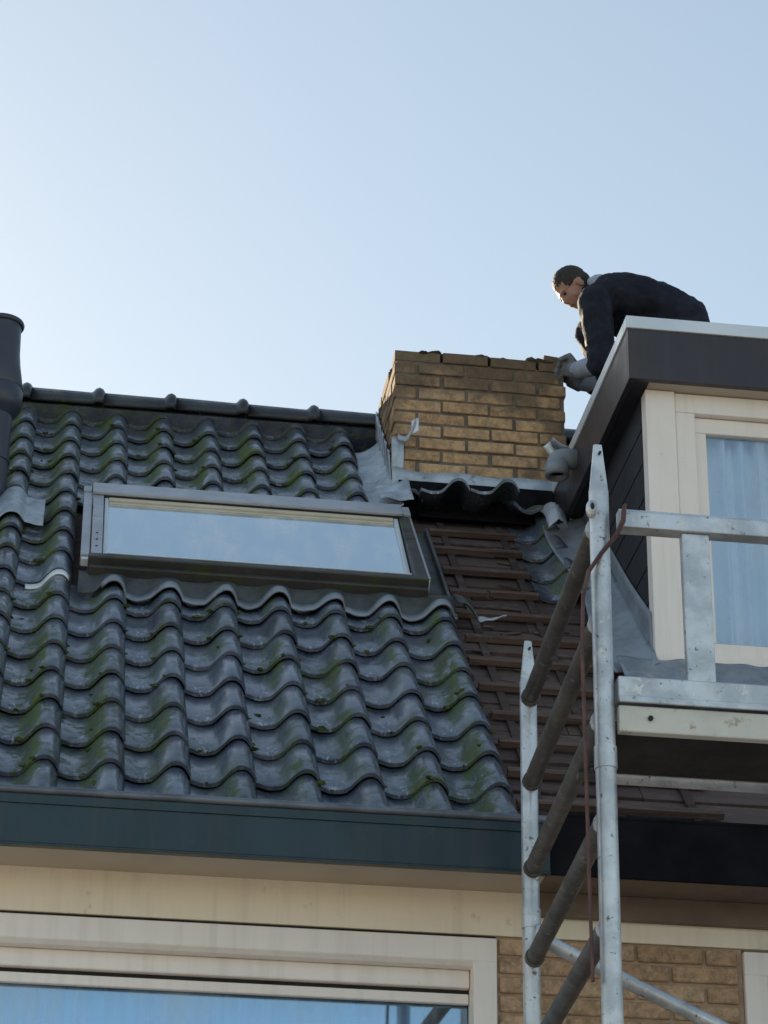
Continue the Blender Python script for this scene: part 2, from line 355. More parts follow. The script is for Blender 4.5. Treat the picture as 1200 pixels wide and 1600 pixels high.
# frieze, soffit, gutter
MB().box(XL, XR, YWALL-.004, YWALL+.028, -.3655, -.222).build('frieze_board', M['frieze'], house, None, .003)
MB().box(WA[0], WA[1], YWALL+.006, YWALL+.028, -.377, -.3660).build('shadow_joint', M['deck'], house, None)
MB().box(XL, GX_, -.128, YWALL+.03, -.224, -.205).build('soffit', M['soffit'], house, None, .002)
MB().box(GX_+.002, XR, -.118, YWALL+.03, -.224, -.205).build('soffit', M['darksoffit'], house, None, .002)
gt = MB()
GX = 1.56
gt.box(XL, GX, -.146, -.122, -.236, -.078).box(XL, GX, -.121, .03, -.2, -.186)
gutter = gt.build('gutter', M['green'], house, None, .003)
MB().tube([(XL, -.146, -.068), (GX, -.146, -.068)], .0125, 10).build('gutter_lip', M['zinc'], gutter)
MB().box(XL, GX, -.151, -.147, -.112, -.084).build('gutter_bead', M['green'], gutter, None, .001)
MB().box(XL, GX, -.151, -.1215, -.243, -.2365).build('drip_edge', M['green'], gutter, None, .001)

MB().box(GX+.004, XR, YWALL-.035, YWALL-.0045, -.302, -.2245).build('cover_board', M['darksoffit'], house, None, .003)
og = MB().box(GX+.004, XR, -.125, -.112, -.236, -.045).box(GX+.004, XR, -.111, .03, -.2, -.186).build('gutter', M['darkgutter'], house, None, .003)
og['label'] = 'near black gutter stretch behind the scaffold'
MB().tube([(GX+.004, -.12, -.04), (XR, -.12, -.04)], .008, 8).build('gutter_lip', M['darkgutter'], og)
# windows of the facade
def facade_window(x0, x1, z0, z1, panes, label=None):
    wd = empty('window', (x0, YWALL, z0), house)
    if label: wd['label'] = label
    f = .074; y0 = .098
    fr = MB()
    fr.prism([(y0, z1), (y0, z1-f), (y0+.018, z1-f-.014), (.2, z1-f-.014), (.2, z1)], x0, x1)
    fr.box(x0, x1, y0, .2, z0, z0+f)
    xi = []
    for a, b in ((x0, x0+f), (x1-f, x1)):
        fr.box(a, b, y0+.0012, .199, z0+f+.0005, z1-f-.0005)
    fr.build('frame', M['cream'], wd, None, .004)
    k = (x1-x0-2*f)/panes
    for i in range(panes):
        a, b = x0+f+.002+k*i, x0+f-.002+k*(i+1)
        MB().box(a, b, .158, .199, z1-f-.072, z1-f-.0145).build('sash_rail', M['cream'], wd, None, .005)
        MB().box(a, b, .176, .198, z1-f-.118, z1-f-.086).build('glazing_bead', M['cream'], wd, None, .004)
        MB().box(a, b, .186, .205, z1-f-.088, z1-f-.0715).build('dark_gap_strip', M['deck'], wd, None)  # dark strip fills the gap above the bead
        if i: MB().box(a-.03, a+.03, .15, .199, z0+f+.001, z1-f-.073).build('mullion', M['cream'], wd, None, .004)
        MB().box(a, b, .2055, .2105, z0+f-.01, z1-f-.08).build('pane', M['glass'], wd, None)
    return wd
facade_window(*WA, 1, 'wide cream framed window under the green gutter')
facade_window(*WB, 2)
def curtain(x0, x1, y, z0, z1, label, amp=.022, pitch_=.085):
    c = MB(); n = int((x1-x0)/.009)
    def fn(u, v):
        a = u/pitch_*2*math.pi+.9*math.sin(u*9.3)
        return (u, y+amp*math.sin(a)+.3*amp*math.sin(2.3*a+1)+.006*v*math.sin(3*a), z0+(z1-z0)*v)
    c.grid(fn, lin(x0, x1, n), lin(0, 1, 5))
    return tag(c.build('curtain', M['curtain'], None, 80, solid=.002), label, 'curtain')
curtain(-1.22, 1.235, .27, -1.95, -.43, 'white net curtain behind the wide window under the green gutter')
curtain(2.45, 4.1, .30, -1.95, -.43, 'white net curtain behind the ground window right of the brick pier')

# ------------------------------------------------------------------ roof: boards, battens, tiles
rf = MB()
s = .02; nb = 0
roof = MB().box(XL, XR, -.02, SR+.05, -.135, -.122).build('roof', M['board'], house, None, mtx=RM)
rb = MB(); rb.add([R(XL, 0, 0)], [])
bk = Matrix(((1, 0, 0, 0), (0, -CT, ST, 2*RIDGE.y), (0, ST, CT, 0), (0, 0, 0, 1)))
MB().box(XL, XR, -.1, SR+.03, -.13, -.02).build('back_slope', M['tile'], house, None, mtx=bk)
bw = E/2
i = 0
while s < SR-.02:
    L = min(bw, SR-s)
    # boards lie under everything; only the stripped strip beside the dormer shows them
    x = 1.36+random.uniform(0, .04)
    while x < 2.36:
        ln = random.choice((.45, .62, .9, 1.2)); x1 = min(x+ln, 2.42)
        o = MB().box(x+.001, x1-.001, s+.004+abs(jit(.005)), s+L-.004-abs(jit(.009)), -.121, -.101+jit(.006)).build('board', M['board'], roof, None, .0015, RM); x = x1
    s += bw
bat = MB().box(0, 1, -.0, .034, -.087, -.065).mesh('batten'); bat.materials.append(M['batten'])
for j in range(0, 18):
    s = (j+1)*E-.02+jit(.012)
    x0 = 1.53+abs(jit(.02)); x1 = 2.22 if j < 7 else 1.93+jit(.02)
    if j in (3, 8): x1 -= .22
    tilt = Matrix.Rotation(jit(.016), 4, 'Z')
    place('batten', bat, roof, RM @ Matrix.Translation((x0, s, jit(.002))) @ tilt @ Matrix.Diagonal((x1-x0, 1, 1, 1)))
    if j in (8,): place('batten', bat, roof, RM @ Matrix.Translation((x1+.015, s+.012, 0)) @ Matrix.Diagonal((.2, 1, 1, 1)))
# broken felt shreds and nail-off-cuts on the bare boards
for k in range(3):
    MB().box(0, .03, .05, 3.2, -.1, -.0875).build('counter_batten', M['darkboard'], roof, None, .001, RM @ Matrix.Translation((1.60+.26*k, 0, 0)))
for k in range(26):
    x, s_ = random.uniform(1.6, 2.0), random.uniform(1.0, 3.0)
    a = jit(.5)
    MB().box(-.03-abs(jit(.04)), .03, -.006, .006+abs(jit(.01)), 0, .006).build('wood_scrap', M['batten'], roof, None, .001, RM @ Matrix.Translation((x, s_, -.098)) @ Matrix.Rotation(a, 4, 'Z'))

A = .066
def prof(u):     # u in tile widths, crest at 0
    if u >= 0: return -.050*clamp(u/.225)**2.3
    if u > -.42: return -A*(1-math.cos(math.pi*(-u/.42)**1.22))/2
    return -A-.004*math.sin(math.pi*clamp((-.42-u)/.3))+.010*clamp((-.55-u)/.27)**2
US = [-.80, -.71, -.62, -.53, -.44, -.37, -.30, -.23, -.16, -.09, -.02, .05, .11, .16, .195, .22]
def tile_mesh(name, length=E+.055, drop=.024):
    m = MB(); t = .0165
    rows = [(0.0, -.0035), (.010, 0.0), (length*.5, -drop*.5*length/E), (length, -drop*length/E)]
    nU = len(US)
    def off(u): return prof(u)
    top = [(u*W, s_, off(u)+h) for s_, h in rows for u in US]
    bot = [(u*W*(.995), s_, off(u)+h-t) for s_, h in ((.0, -.001), (length, -drop*length/E)) for u in US]
    ff = []
    for j in range(3):
        for i in range(nU-1): ff.append((j*nU+i, j*nU+i+1, (j+1)*nU+i+1, (j+1)*nU+i))
    b0 = 4*nU
    for i in range(nU-1):
        ff.append((b0+i, b0+nU+i, b0+nU+i+1, b0+i+1)); ff.append((i, b0+i, b0+i+1, i+1))
    for i in (0, nU-1):
        ff.append((i, nU+i, 2*nU+i, 3*nU+i, b0+nU+i, b0+i))
    m.add(top+bot, ff); me = m.mesh(name, 50); me.materials.append(M['tile']); return me
TILE = tile_mesh('roof_tile'); SHORT = tile_mesh('roof_tile_cut', .21, .012); TOPT = tile_mesh('roof_tile_top', .13, .02)
def tile(c, r, me=None, h=0., tilt=0., yawz=0., rollx=0.):
    m = RM @ Matrix.Translation((c*W+jit(.0025), r*E+jit(.0045), h+jit(.0015))) @ Matrix.Rotation(jit(.006)+yawz, 4, 'Z') @ Matrix.Rotation(jit(.012)+rollx, 4, 'Y') @ Matrix.Rotation(tilt+jit(.006), 4, 'X')
    return place('roof_tile', me or TILE, roof, m)
for r in range(0, 17):
    for c in range(-7, 8):
        if r in (8, 9, 10, 11) and c >= 1: continue
        if r == 12 and c == 7: continue
        if r >= 13 and c == 7: continue
        h = 0.
        if r == 16: tile(c, 16.86, TOPT)
        tile(c, r, None)
# the column left of the skylight keeps its tiles; cut tiles sit right above the hood
for c, l_ in ((8, .125), (9, .135)): tile(c+.02*(c-8), 12.62, SHORT, h=l_, tilt=-.70, rollx=.03*(c-8.5))
tile(7.05, 12.72, SHORT, h=.05, tilt=-.25, rollx=-.10)
tile(10.02, 12.55, SHORT, h=.03, tilt=-.3, rollx=.42)
MB().box(1.52, 2.15, 12.55*E, 13.28*E, -.063, -.059).build('shade_strip', M['shadeblack'], roof, None, 0, RM)  # dark sheet added to paint the shade under the lifted tiles
MB().box(1.44, 2.19, 2.40, 2.404, 2.2, 2.40).build('shade_upstand', M['shadeblack'], roof, None)  # upright dark sheet, painted shade behind the lifted tiles
for r in (8.92, 9.9, 10.9, 11.85): tile(9.92, r, h=-.010)
for r in range(13, 17):
    for c in range(11, 20):
        tile(c, r)
        if r == 16: tile(c, 16.86, TOPT)

# cushions of moss sitting in the laps of the tiles
mo = MB(); rm = random.Random(3)
for k in range(520):
    c = rm.randint(-4, 7); r = rm.randint(0, 16)
    if r in (8, 9, 10, 11) and c >= 1: continue
    if r >= 12 and c == 7: continue
    if rm.random() > .35+.4*math.sin(c*1.3+r*.5)**2: continue
    u = rm.choice((rm.uniform(-.33, -.1), rm.uniform(-.62, -.3), rm.uniform(.2, .24)))
    s_ = r*E+rm.choice((-.004, .003, rm.uniform(0, E)))
    p = R(c*W+u*W, s_, prof(u)-(.024*((s_-r*E)/E))+.0)
    a = rm.uniform(.004, .011)
    m1 = MB().ell((0, 0, 0), a*rm.uniform(1, 2.2), a*rm.uniform(.8, 1.5), a*.6, None, 7, 4)
    m1.v = [(q0[0]*(1+rm.uniform(-.3, .3)), q0[1]*(1+rm.uniform(-.3, .3)), q0[2]*(1+rm.uniform(-.3, .3))) for q0 in m1.v]
    mo.add(m1.v, m1.f, Matrix.Translation(p) @ RM.to_3x3().to_4x4() @ Matrix.Rotation(rm.uniform(-.4, .4), 4, 'Z'))
tag(mo.build('moss', M['moss'], roof, 60), kind='stuff')

# ridge tiles with their rolled ends
def ridge_mesh():
    m = MB(); L = .335; n = 12
    def ring(x, r): return [(x, r*1.16*math.sin(a), r*math.cos(a)*(.92 if abs(a) < 1.57 else 1.3)) for a in lin(-1.62, 1.62, n+1)]
    secs = [(0, .112), (L-.056, .108), (L-.05, .112), (L-.036, .128), (L-.02, .134), (L-.004, .127), (L+.006, .113)]
    vv = []; ff = []
    for x, r in secs: vv += ring(x, r)
    k = n+1
    for j in range(len(secs)-1):
        for i_ in range(n): ff.append((j*k+i_, j*k+i_+1, (j+1)*k+i_+1, (j+1)*k+i_))
    m.add(vv, ff); me = m.mesh('ridge_tile', 50); me.materials.append(M['ridge']); return me
RT = ridge_mesh()
x = .059-.335*5+.04
while x < XR-.3:
    o = place('ridge_tile', RT, roof, Matrix.Translation((x-.335+.018, RIDGE.y+.012, RIDGE.z-.035+jit(.003))) @ Matrix.Rotation(jit(.006), 4, 'Y'))
    md = o.modifiers.new('thickness', 'SOLIDIFY'); md.thickness = .014; md.offset = -1
    x += .3385
# ------------------------------------------------------------------ vent pipe with its lead slate
vp_ = empty('vent_pipe', (-.29, 2.16, 2.0), house)
def lathe(name, prof_, c, mat, parent, n=28):
    m = MB(); vv = []; ff = []
    for r_, z in prof_:
        vv += [(c[0]+r_*math.cos(2*math.pi*k/n), c[1]+r_*math.sin(2*math.pi*k/n), z) for k in range(n)]
    for j in range(len(prof_)-1):
        for k in range(n): ff.append((j*n+k, j*n+(k+1) % n, (j+1)*n+(k+1) % n, (j+1)*n+k))
    m.add(vv, ff); return m.build(name, mat, parent, 35)
pc = (-.328, 2.16)
lathe('lower_pipe', [(.076, 1.85), (.076, 2.21), (.081, 2.212), (.081, 2.222), (.075, 2.224), (.075, 2.48)], pc, M['vent'], vp_)
lathe('collar', [(.0755, 2.43), (.098, 2.455), (.11, 2.475), (.112, 2.545), (.106, 2.56), (.1, 2.562)], pc, M['vent'], vp_)
lathe('hood', [(.104, 2.5605), (.11, 2.575), (.092, 2.68), (.085, 2.74), (.082, 2.85), (.083, 2.868), (.092, 2.872), (.095, 2.882), (.092, 2.89), (.08, 2.89), (.076, 2.86), (.074, 2.6)], pc, M['vent'], vp_)
def wave(x): return prof(((x/W+.8) % 1.0)-.8)
ls = MB(); 
ls.grid(lambda u, v: R(u, v+.012*math.sin(u*23), max(wave(u), -.05)*(.9)+.012+.003*math.sin(u*60+v*40)), lin(-.50, -.085, 40), lin(2.63, 2.96, 12))
ls.build('lead_slate', M['lead'], vp_, 60, solid=.004)

# ------------------------------------------------------------------ roof window
sk = empty('skylight', tuple(R(.75, 2.06, 0)), house); sk['label'] = 'grey framed roof window between the tiles'
S0, S1, X0, X1 = 2.075, 2.955, .072, 1.443
SASH = Matrix.Translation((0, S1-.12, .02)) @ Matrix.Rotation(rad(4.0), 4, 'X') @ Matrix.Translation((0, -(S1-.12), -.02))
def rbox(name, x0, x1, s0, s1, h0, h1, mat, bevel=.003, par=sk, sash=False):
    return MB().box(x0, x1, s0, s1, h0, h1).build(name, mat, par, None, bevel, RM @ SASH if sash else RM)
rbox('kerb', X0+.03, X1-.03, S0+.02, S1-.02, -.11, -.075, M['veluxdark'])
# outer covers
rbox('side_cover', X0, X0+.035, S0+.045, S1-.05, -.02, .03, M['velux'])
rbox('side_cover', X0+.039, X0+.082, S0+.02, S0+.05+.44, -.07, .04, M['velux'])
rbox('side_cover', X0+.039, X0+.082, S0+.494, S1-.075, -.01, .041, M['velux'])
rbox('side_cover', X1-.058, X1-.014, S0+.02, S0+.49, -.07, .038, M['veluxdark'])
rbox('side_cover', X1-.058, X1-.014, S0+.494, S1-.07, -.01, .039, M['veluxdark'])
rbox('side_cover', X1-.011, X1, S0+.035, S1-.05, -.03, .03, M['velux'])
for dx in (0.012, .06):
    for q in (.12, .2, .28): 
        if dx > .05: MB().tube([R(X0+dx, S0+q, .036), R(X0+dx, S0+q, .0425)], .005, 8).build('screw', M['veluxdark'], sk)
rbox('hood', X0+.035, X1-.04, S1-.115, S1+.005, .042, .058, M['velux'], .004)
rbox('hood_front', X0+.05, X1-.05, S1-.11, S1-.09, .006, .0415, M['veluxdark'], .002)  # dark metal puts the shade of the hood's downward face into colour
rbox('hood_end', X0-.002, X0+.033, S1-.045, S1+.02, -.02, .035, M['velux'], .004)
rbox('hood_end', X1-.038, X1-.004, S1-.1, S1+.0, -.02, .05, M['velux'], .004)
rbox('inner_strip', X0+.086, X0+.102, S0+.02, S1-.12, .005, .034, M['trim'], sash=True)
rbox('inner_strip', X1-.08, X1-.062, S0+.02, S1-.12, .005, .034, M['trim'], sash=True)
rbox('sash_top', X0+.103, X1-.081, S1-.142, S1-.117, .006, .036, M['wood'], sash=True)
rbox('sash_top_bead', X0+.103, X1-.081, S1-.158, S1-.1435, .006, .026, M['wood'], .002, sash=True)
rbox('pane', X0+.1025, X1-.0805, S0+.03, S1-.159, .018, .022, M['skyglass'], 0, sash=True)
rbox('sky_backing', X0+.1025, X1-.0805, S0+.03, S1-.2, .0045, .008, M['sky_backing'], 0, sash=True)  # added pale plane, brightens the pane like reflected sky
rbox('pane_edge', X0+.102, X1-.081, S0+.0125, S0+.019, .02, .052, M['trim'], .001)
rbox('bottom_rail', X0+.03, X1-.016, S0-.03, S0+.012, -.07, .05, M['veluxdark'], .005)
rbox('bottom_rail', X0+.035, X1-.02, S0-.062, S0-.032, -.03, .02, M['veluxdark'], .005)
rbox('corner_clip', X0+.004, X0+.032, S0+.012, S0+.036, -.01, .022, M['trim'], .002)
rbox('corner_clip', X1-.032, X1-.006, S0+.008, S0+.034, -.01, .026, M['trim'], .002)
# lead apron dressed over the tiles below
ap = MB()
def apron(u, v):
    base = -.012
    hh = (1-v)*base+v*(wave(u)+.012+.003*math.sin(u*41))
    return R(u, S0-.035-.135*v+.006*v*math.sin(u*17), hh+.004*math.sin(u*9)*v)
ap.grid(apron, lin(.07, 1.53, 120), lin(0, 1, 8))
ap.build('lead_apron', M['darklead'], sk, 70, solid=.003)
al = MB()
al.grid(lambda u, v: R(u, S0-.16-.045*v+.006*math.sin(u*17)+.003*math.sin(u*60), wave(u)+.0165+.004*math.sin(u*41)-.004*v+.004*math.sin(u*9)), lin(.16, 1.53, 120), [0, .5, 1])
al.build('apron_lip', M['greylead'], sk, 70, solid=.007)
rbox('side_gutter', X1+.003, X1+.075, S0-.06, S1, -.075, -.06, M['darklead'])
rbox('side_gutter_edge', X1+.07, X1+.083, S0-.06, S1-.03, -.06, -.028, M['darklead'])
fl = MB()
fl.grid(lambda u, v: R(1.52+.10*u+.02*v*(1-u), 2.04-.17*u-.10*v*(1-.3*u), -.005-.03*u+.02*math.sin(u*4)+.006*math.sin(v*7+u*3)), lin(0, 1, 12), lin(0, 1, 8))
fl.build('apron_flap', M['darklead'], sk, 70, solid=.004)
fl = MB()
fl.grid(lambda u, v: R(1.60+.095*u, 1.86-.02*u-.085*v, -.028+.012*u+.03*v*v*(.4+u)+.003*math.sin(9*u)), lin(0, 1, 10), lin(0, 1, 8))
fl.build('flap_end', M['lead'], sk, 70, solid=.005)
# pale strip of lead slipped between the tiles of the next column
st = MB(); st.grid(lambda u, v: R(u, 8*E-.012-.022*v, wave(u)-.006-.012*v), lin(-.13, .035, 24), [0, 1])
st.build('lead_strip', M['trim'], roof, 70, solid=.004)

# ------------------------------------------------------------------ chimney
CX0, CX1, CY0, CY1, CZ1 = 1.42, 2.205, 2.42, 2.97, 3.08
ch = MB().box(CX0+.008, CX1-.008, CY0+.008, CY1-.008, 2.2, CZ1-.055).build('chimney', M['joint'], house, None)
CB = {k: brick_mesh('chimney_brick_'+k, L, .1, .0535, M['brick'], .003) for k, L in (('full', .21), ('half', .1), ('q', .155))}
LEN = {'full': .21, 'half': .1, 'q': .155}
def lay(face, n):
    for c in range(n):
        z = 2.352+.0632*c
        if face in 'fb':
            a0, a1 = CX0, CX1; 
        else: a0, a1 = CY0+.1, CY1-.1
        x = a0; seq = []
        start = 'half' if (c % 2 == 0) == (face in 'fb') else 'full'
        x = a0; k = start
        while x < a1-.03:
            L = LEN[k]; L = min(L, a1-x)
            seq.append((x, L)); x += L+.0105; k = 'full'
        for q, (xx, L) in enumerate(seq):
            if L < .03: continue
            kk = 'full' if L > .16 else 'half'
            sc = L/LEN[kk]
            cx = xx+L/2
            py = R(0, 0, 0)
            if face == 'f': p = (cx, CY0+.05, z); rz = 0
            elif face == 'b': p = (cx, CY1-.05, z); rz = 0
            elif face == 'l': p = (CX0+.05, cx, z); rz = math.pi/2
            else: p = (CX1-.05, cx, z); rz = math.pi/2
            if z < p[1]*math.tan(TH)-.22: continue
            top = c == n-1
            if top and random.random() < .18 and face != 'f': continue
            m = Matrix.Translation((p[0]+jit(.003), p[1]+jit(.0055), z+jit(.0022))) @ Matrix.Rotation(rz+jit(.02), 4, 'Z') @ Matrix.Rotation(jit(.008)*(2.5 if top else 1), 4, 'Y') @ Matrix.Diagonal((sc*random.uniform(.965, 1), 1, random.uniform(.93, 1.03), 1))
            place('brick', CB[kk], ch, m)
for f_ in 'fblr': lay(f_, 12)
# torn mortar crust along the open top
def crust(x0, x1, y0, y1, n, z):
    for k in range(n):
        x, y = random.uniform(x0, x1), random.uniform(y0, y1)
        m = MB(); a = random.uniform(.018, .042); m.ell((0, 0, 0), a*1.6, a*1.1, random.uniform(.007, .016), None, 9, 6)
        m.v = [(p[0]*(1+jit(.2)), p[1]*(1+jit(.2)), p[2]*(1+jit(.35))) for p in m.v]
        m.build('mortar_lump', M['mortar'], ch, 50, mtx=Matrix.Translation((x, y, z+jit(.004))) @ Matrix.Rotation(jit(3), 4, 'Z'))
ztop = 2.352+.0632*11+.026
crust(CX0+.04, CX1-.05, CY0+.022, CY0+.06, 26, ztop-.002); crust(CX0+.03, CX0+.09, CY0+.1, CY1-.05, 6, ztop); crust(CX0+.1, CX1-.05, CY1-.1, CY1-.03, 8, ztop); crust(CX1-.08, CX1-.03, CY0+.1, CY1-.05, 5, ztop)
place('brick', CB['half'], ch, Matrix.Translation((2.15, CY0+.052, ztop+.016)) @ Matrix.Rotation(.08, 4, 'Z') @ Matrix.Rotation(.05, 4, 'Y') @ Matrix.Diagonal((.9, .9, .62, 1)))
# lead work round the stack
def crinkle(u, v, k=1): return .006*k*(math.sin(u*9+v*11)+math.sin(u*15-v*19+1)*.6+math.sin(v*29+u*6+2)*.35)
q = MB()
q.grid(lambda u, v: (u, CY0-.012-.004*math.sin(u*19)-.0, 2.452-(v*.19)+.004*math.sin(u*23)), lin(CX0-.01, CX1+.0, 50), lin(0, 1, 8))
q.build('front_flashing', M['lead'], ch, 70, solid=.003)
q = MB()      # crumpled valley lead on the left
def valley(u, v):
    x = CX0-.13+.14*u; 
    h = -.055+.085*u*u+crinkle(u*.5, v*.8, .45)
    return R(x-.02*math.sin(v*5)*(1-u), 3.06+1.0*v, h)
q.grid(valley, lin(0, 1, 16), lin(0, 1, 50)); q.build('valley_lead', M['lead'], ch, 70, solid=.003)
q = MB()      # corner where the valley meets the apron
q.grid(lambda u, v: R(1.335+.14*u, 3.10+.27*v-.03*u+.012*math.sin(u*8), .03-.03*v*(1-u)+.02*u+crinkle(u*.5, v*.4, .8)), lin(0, 1, 20), lin(0, 1, 16)); q.build('corner_lead', M['lead'], ch, 70, solid=.003)
for k in range(5):      # stepped side flashing
    y = CY0+.02+.105*k; z = y*math.tan(TH)-.02
    q = MB(); q.grid(lambda u, v: (CX0-.007-.004*math.sin(u*9+k)-.008*v*(1-u), y+.115*u, z+.02+.10*u+.15*v), lin(0, 1, 6), lin(0, 1, 5)); q.build('step_flashing', M['lead'], ch, 70, solid=.003)
q = MB()      # plate on the front left corner
q.grid(lambda u, v: (CX0-.012+.055*u, CY0-.008-.01*math.sin(v*3.1)-.004*math.sin(u*6), 2.452+.165*v-.02*u*v), lin(0, 1, 7), lin(0, 1, 8)); q.build('corner_plate', M['lead'], ch, 70, solid=.003)
q = MB()      # peeled, curled strip
q.grid(lambda u, v: (CX0+.015+.075*u, CY0-.012-.05*u**1.5-.01*v, 2.602-.02*math.sin(u*3.14)+.085*max(0, u-.5)**1.1*1.6+.028*v), lin(0, 1, 12), lin(0, 1, 3)); q.build('curled_lead', M['lead'], ch, 70, solid=.004)
q = MB()
q.grid(lambda u, v: (CX0+.072+.03*v, CY0-.045-.015*v, 2.615+.07*u+.01*v), lin(0, 1, 6), lin(0, 1, 3)); q.build('curled_lead', M['trim'], ch, 70, solid=.004)
q = MB()
q.grid(lambda u, v: (2.085+.03*v+.05*u, CY0-.025-.03*(1-u), 2.60-.045*u+.03*v*(1-u)-.02*v*u), lin(0, 1, 8), lin(0, 1, 3)); q.build('curled_lead', M['trim'], ch, 70, solid=.004)

# ------------------------------------------------------------------ dormer
DX0, DX1, DY0, DYW, DZT = 2.137, 4.75, .95, 1.05, 2.445
dm = empty('dormer', (3.4, 1.2, .98), house); dm['label'] = 'flat roofed dormer with dark brown fascia'
CKX = 2.222
MB().box(DX0+.03, DX1-.03, DY0+.03, 2.43, DZT-.045, DZT-.02).build('flat_roof', M['bitumen'], dm, None)
MB().box(DX0, DX1, DY0, DY0+.026, 2.166, DZT-.056).build('fascia', M['brown'], dm, None, .002)
MB().prism([(DY0+.0265, 2.166), (2.28, 2.166), (2.42, DZT-.056), (DY0+.0265, DZT-.056)], DX0+.0005, DX0+.026).build('fascia', M['brown'], dm, None, .002)
MB().prism([(DY0+.0265, 2.166), (2.28, 2.166), (2.42, DZT-.056), (DY0+.0265, DZT-.056)], DX1-.026, DX1-.0005).build('fascia', M['brown'], dm, None, .002)
MB().box(DX0-.006, DX1+.006, DY0-.008, DY0+.045, DZT-.055, DZT).build('roof_trim', M['trim'], dm, None, .004)
MB().box(DX0-.006, DX0+.045, DY0+.0455, 2.43, DZT-.055, DZT-.001).build('roof_trim', M['trim'], dm, None, .004)
MB().box(DX1-.045, DX1+.006, DY0+.0455, 2.43, DZT-.055, DZT-.001).build('roof_trim', M['trim'], dm, None, .004)
MB().box(CKX+.001, DX1-.027, DY0+.027, 2.2, 2.168, 2.184).build('soffit', M['soffit'], dm, None)
MB().box(DX0+.027, CKX, DY0+.027, 2.2, 2.168, 2.184).build('soffit', M['cheek'], dm, None)
for xx in (CKX, DX1-.1):
    MB().prism([(DYW+.01, .96), (2.26, 2.167), (DYW+.01, 2.167)], xx, xx+.03).build('cheek', M['cheek'], dm, None)
    for k in range(1, 8):
        z = .98+.15*k
        if xx == CKX: MB().box(xx-.004, xx-.0005, DYW+.052, (z+.02)/math.tan(TH)-.0, z, z+.143).build('cheek_board', M['cheek'], dm, None, .002)
# window: corner board, frame, sashes
yw = DYW
def dbox(name, x0, x1, y0, y1, z0, z1, mat=M['cream'], bevel=.004): return MB().box(x0, x1, y0, y1, z0, z1).build(name, mat, dm, None, bevel)
dbox('corner_board', CKX-.004, 2.336, yw-.022, yw+.05, .985, 2.166)
dbox('corner_board', DX1-.19, DX1-.07, yw-.022, yw+.05, .985, 2.166)
FX0, FX1, FZ0, FZ1 = 2.338, DX1-.192, .99, 2.166
dbox('frame', FX0, FX1, yw-.012, yw+.05, FZ1-.085, FZ1-.001); dbox('frame', FX0, FX1, yw-.012, yw+.05, FZ0, FZ0+.062)
nW = 3; kx = (FX1-FX0)/nW
for i in range(nW+1):
    cx = FX0+kx*i
    a, b = (cx, cx+.078) if i == 0 else ((cx-.078, cx) if i == nW else (cx-.05, cx+.05))
    dbox('frame', a, b, yw-.0115, yw+.049, FZ0+.0625, FZ1-.0855)
for i in range(nW):
    a = FX0+kx*i+(.08 if i == 0 else .052); b = FX0+kx*(i+1)-(.08 if i == nW-1 else .052)
    z0, z1 = FZ0+.064, FZ1-.087
    t_ = .048
    yy0, yy1 = yw+.018, yw+.055
    dbox('sash', a, b, yy0, yy1, z1-t_-.02, z1-.001); dbox('sash', a, b, yy0, yy1, z0, z0+t_+.012)
    dbox('sash', a, a+t_, yy0+.0005, yy1-.001, z0+t_+.0125, z1-t_-.0205); dbox('sash', b-t_, b, yy0+.0005, yy1-.001, z0+t_+.0125, z1-t_-.0205)
    dbox('pane', a+t_-.004, b-t_+.004, yw+.038, yw+.042, z0+t_, z1-t_-.01, M['dormerglass'], 0)
dbox('sill', CKX-.01, DX1-.06, yw-.05, yw+.04, .955, .986)
curtain(2.36, DX1-.2, yw+.095, 1.0, 2.15, 'white net curtain behind the dormer window', .028, .085)
MB().box(CKX+.035, DX1-.105, yw+.5, yw+.52, .9, 2.16).build('room_back', M['room'], dm, None)
# lead at the foot of the cheek and the window
q = MB()
q.grid(lambda u, v: R(2.055+.16*u-.02*math.sin(v*9)*(1-u), 1.37+1.72*v, -.03+.055*u**2+crinkle(u*.5, v, .35)), lin(0, 1, 12), lin(0, 1, 60)); q.build('cheek_flashing', M['greylead'], dm, 70, solid=.004)
q = MB()
q.grid(lambda u, v: (CKX-.006-.006*math.sin(u*7), 1.06+1.2*u, (1.06+1.2*u)*math.tan(TH)-.06+(.24-.1*u)*v), lin(0, 1, 30), lin(0, 1, 5)); q.build('cheek_upstand', M['greylead'], dm, 70, solid=.003)
q = MB()
q.grid(lambda u, v: R(2.06+2.6*u, 1.42-.26*v, .015+crinkle(u*9, v*.5, .6)+.02*math.sin(u*78)*v), lin(0, 1, 160), lin(0, 1, 10)); q.build('sill_apron', M['greylead'], dm, 70, solid=.004)
q = MB()      # folded end of the lead
q.grid(lambda u, v: R(2.03+.085*u, 2.86+.23*v, .03+.045*math.sin(u*3.1)+.02*math.sin(v*3.1)+crinkle(u*2, v*2, .5)), lin(0, 1, 10), lin(0, 1, 10)); q.build('lead_fold', M['lead'], dm, 70, solid=.006)
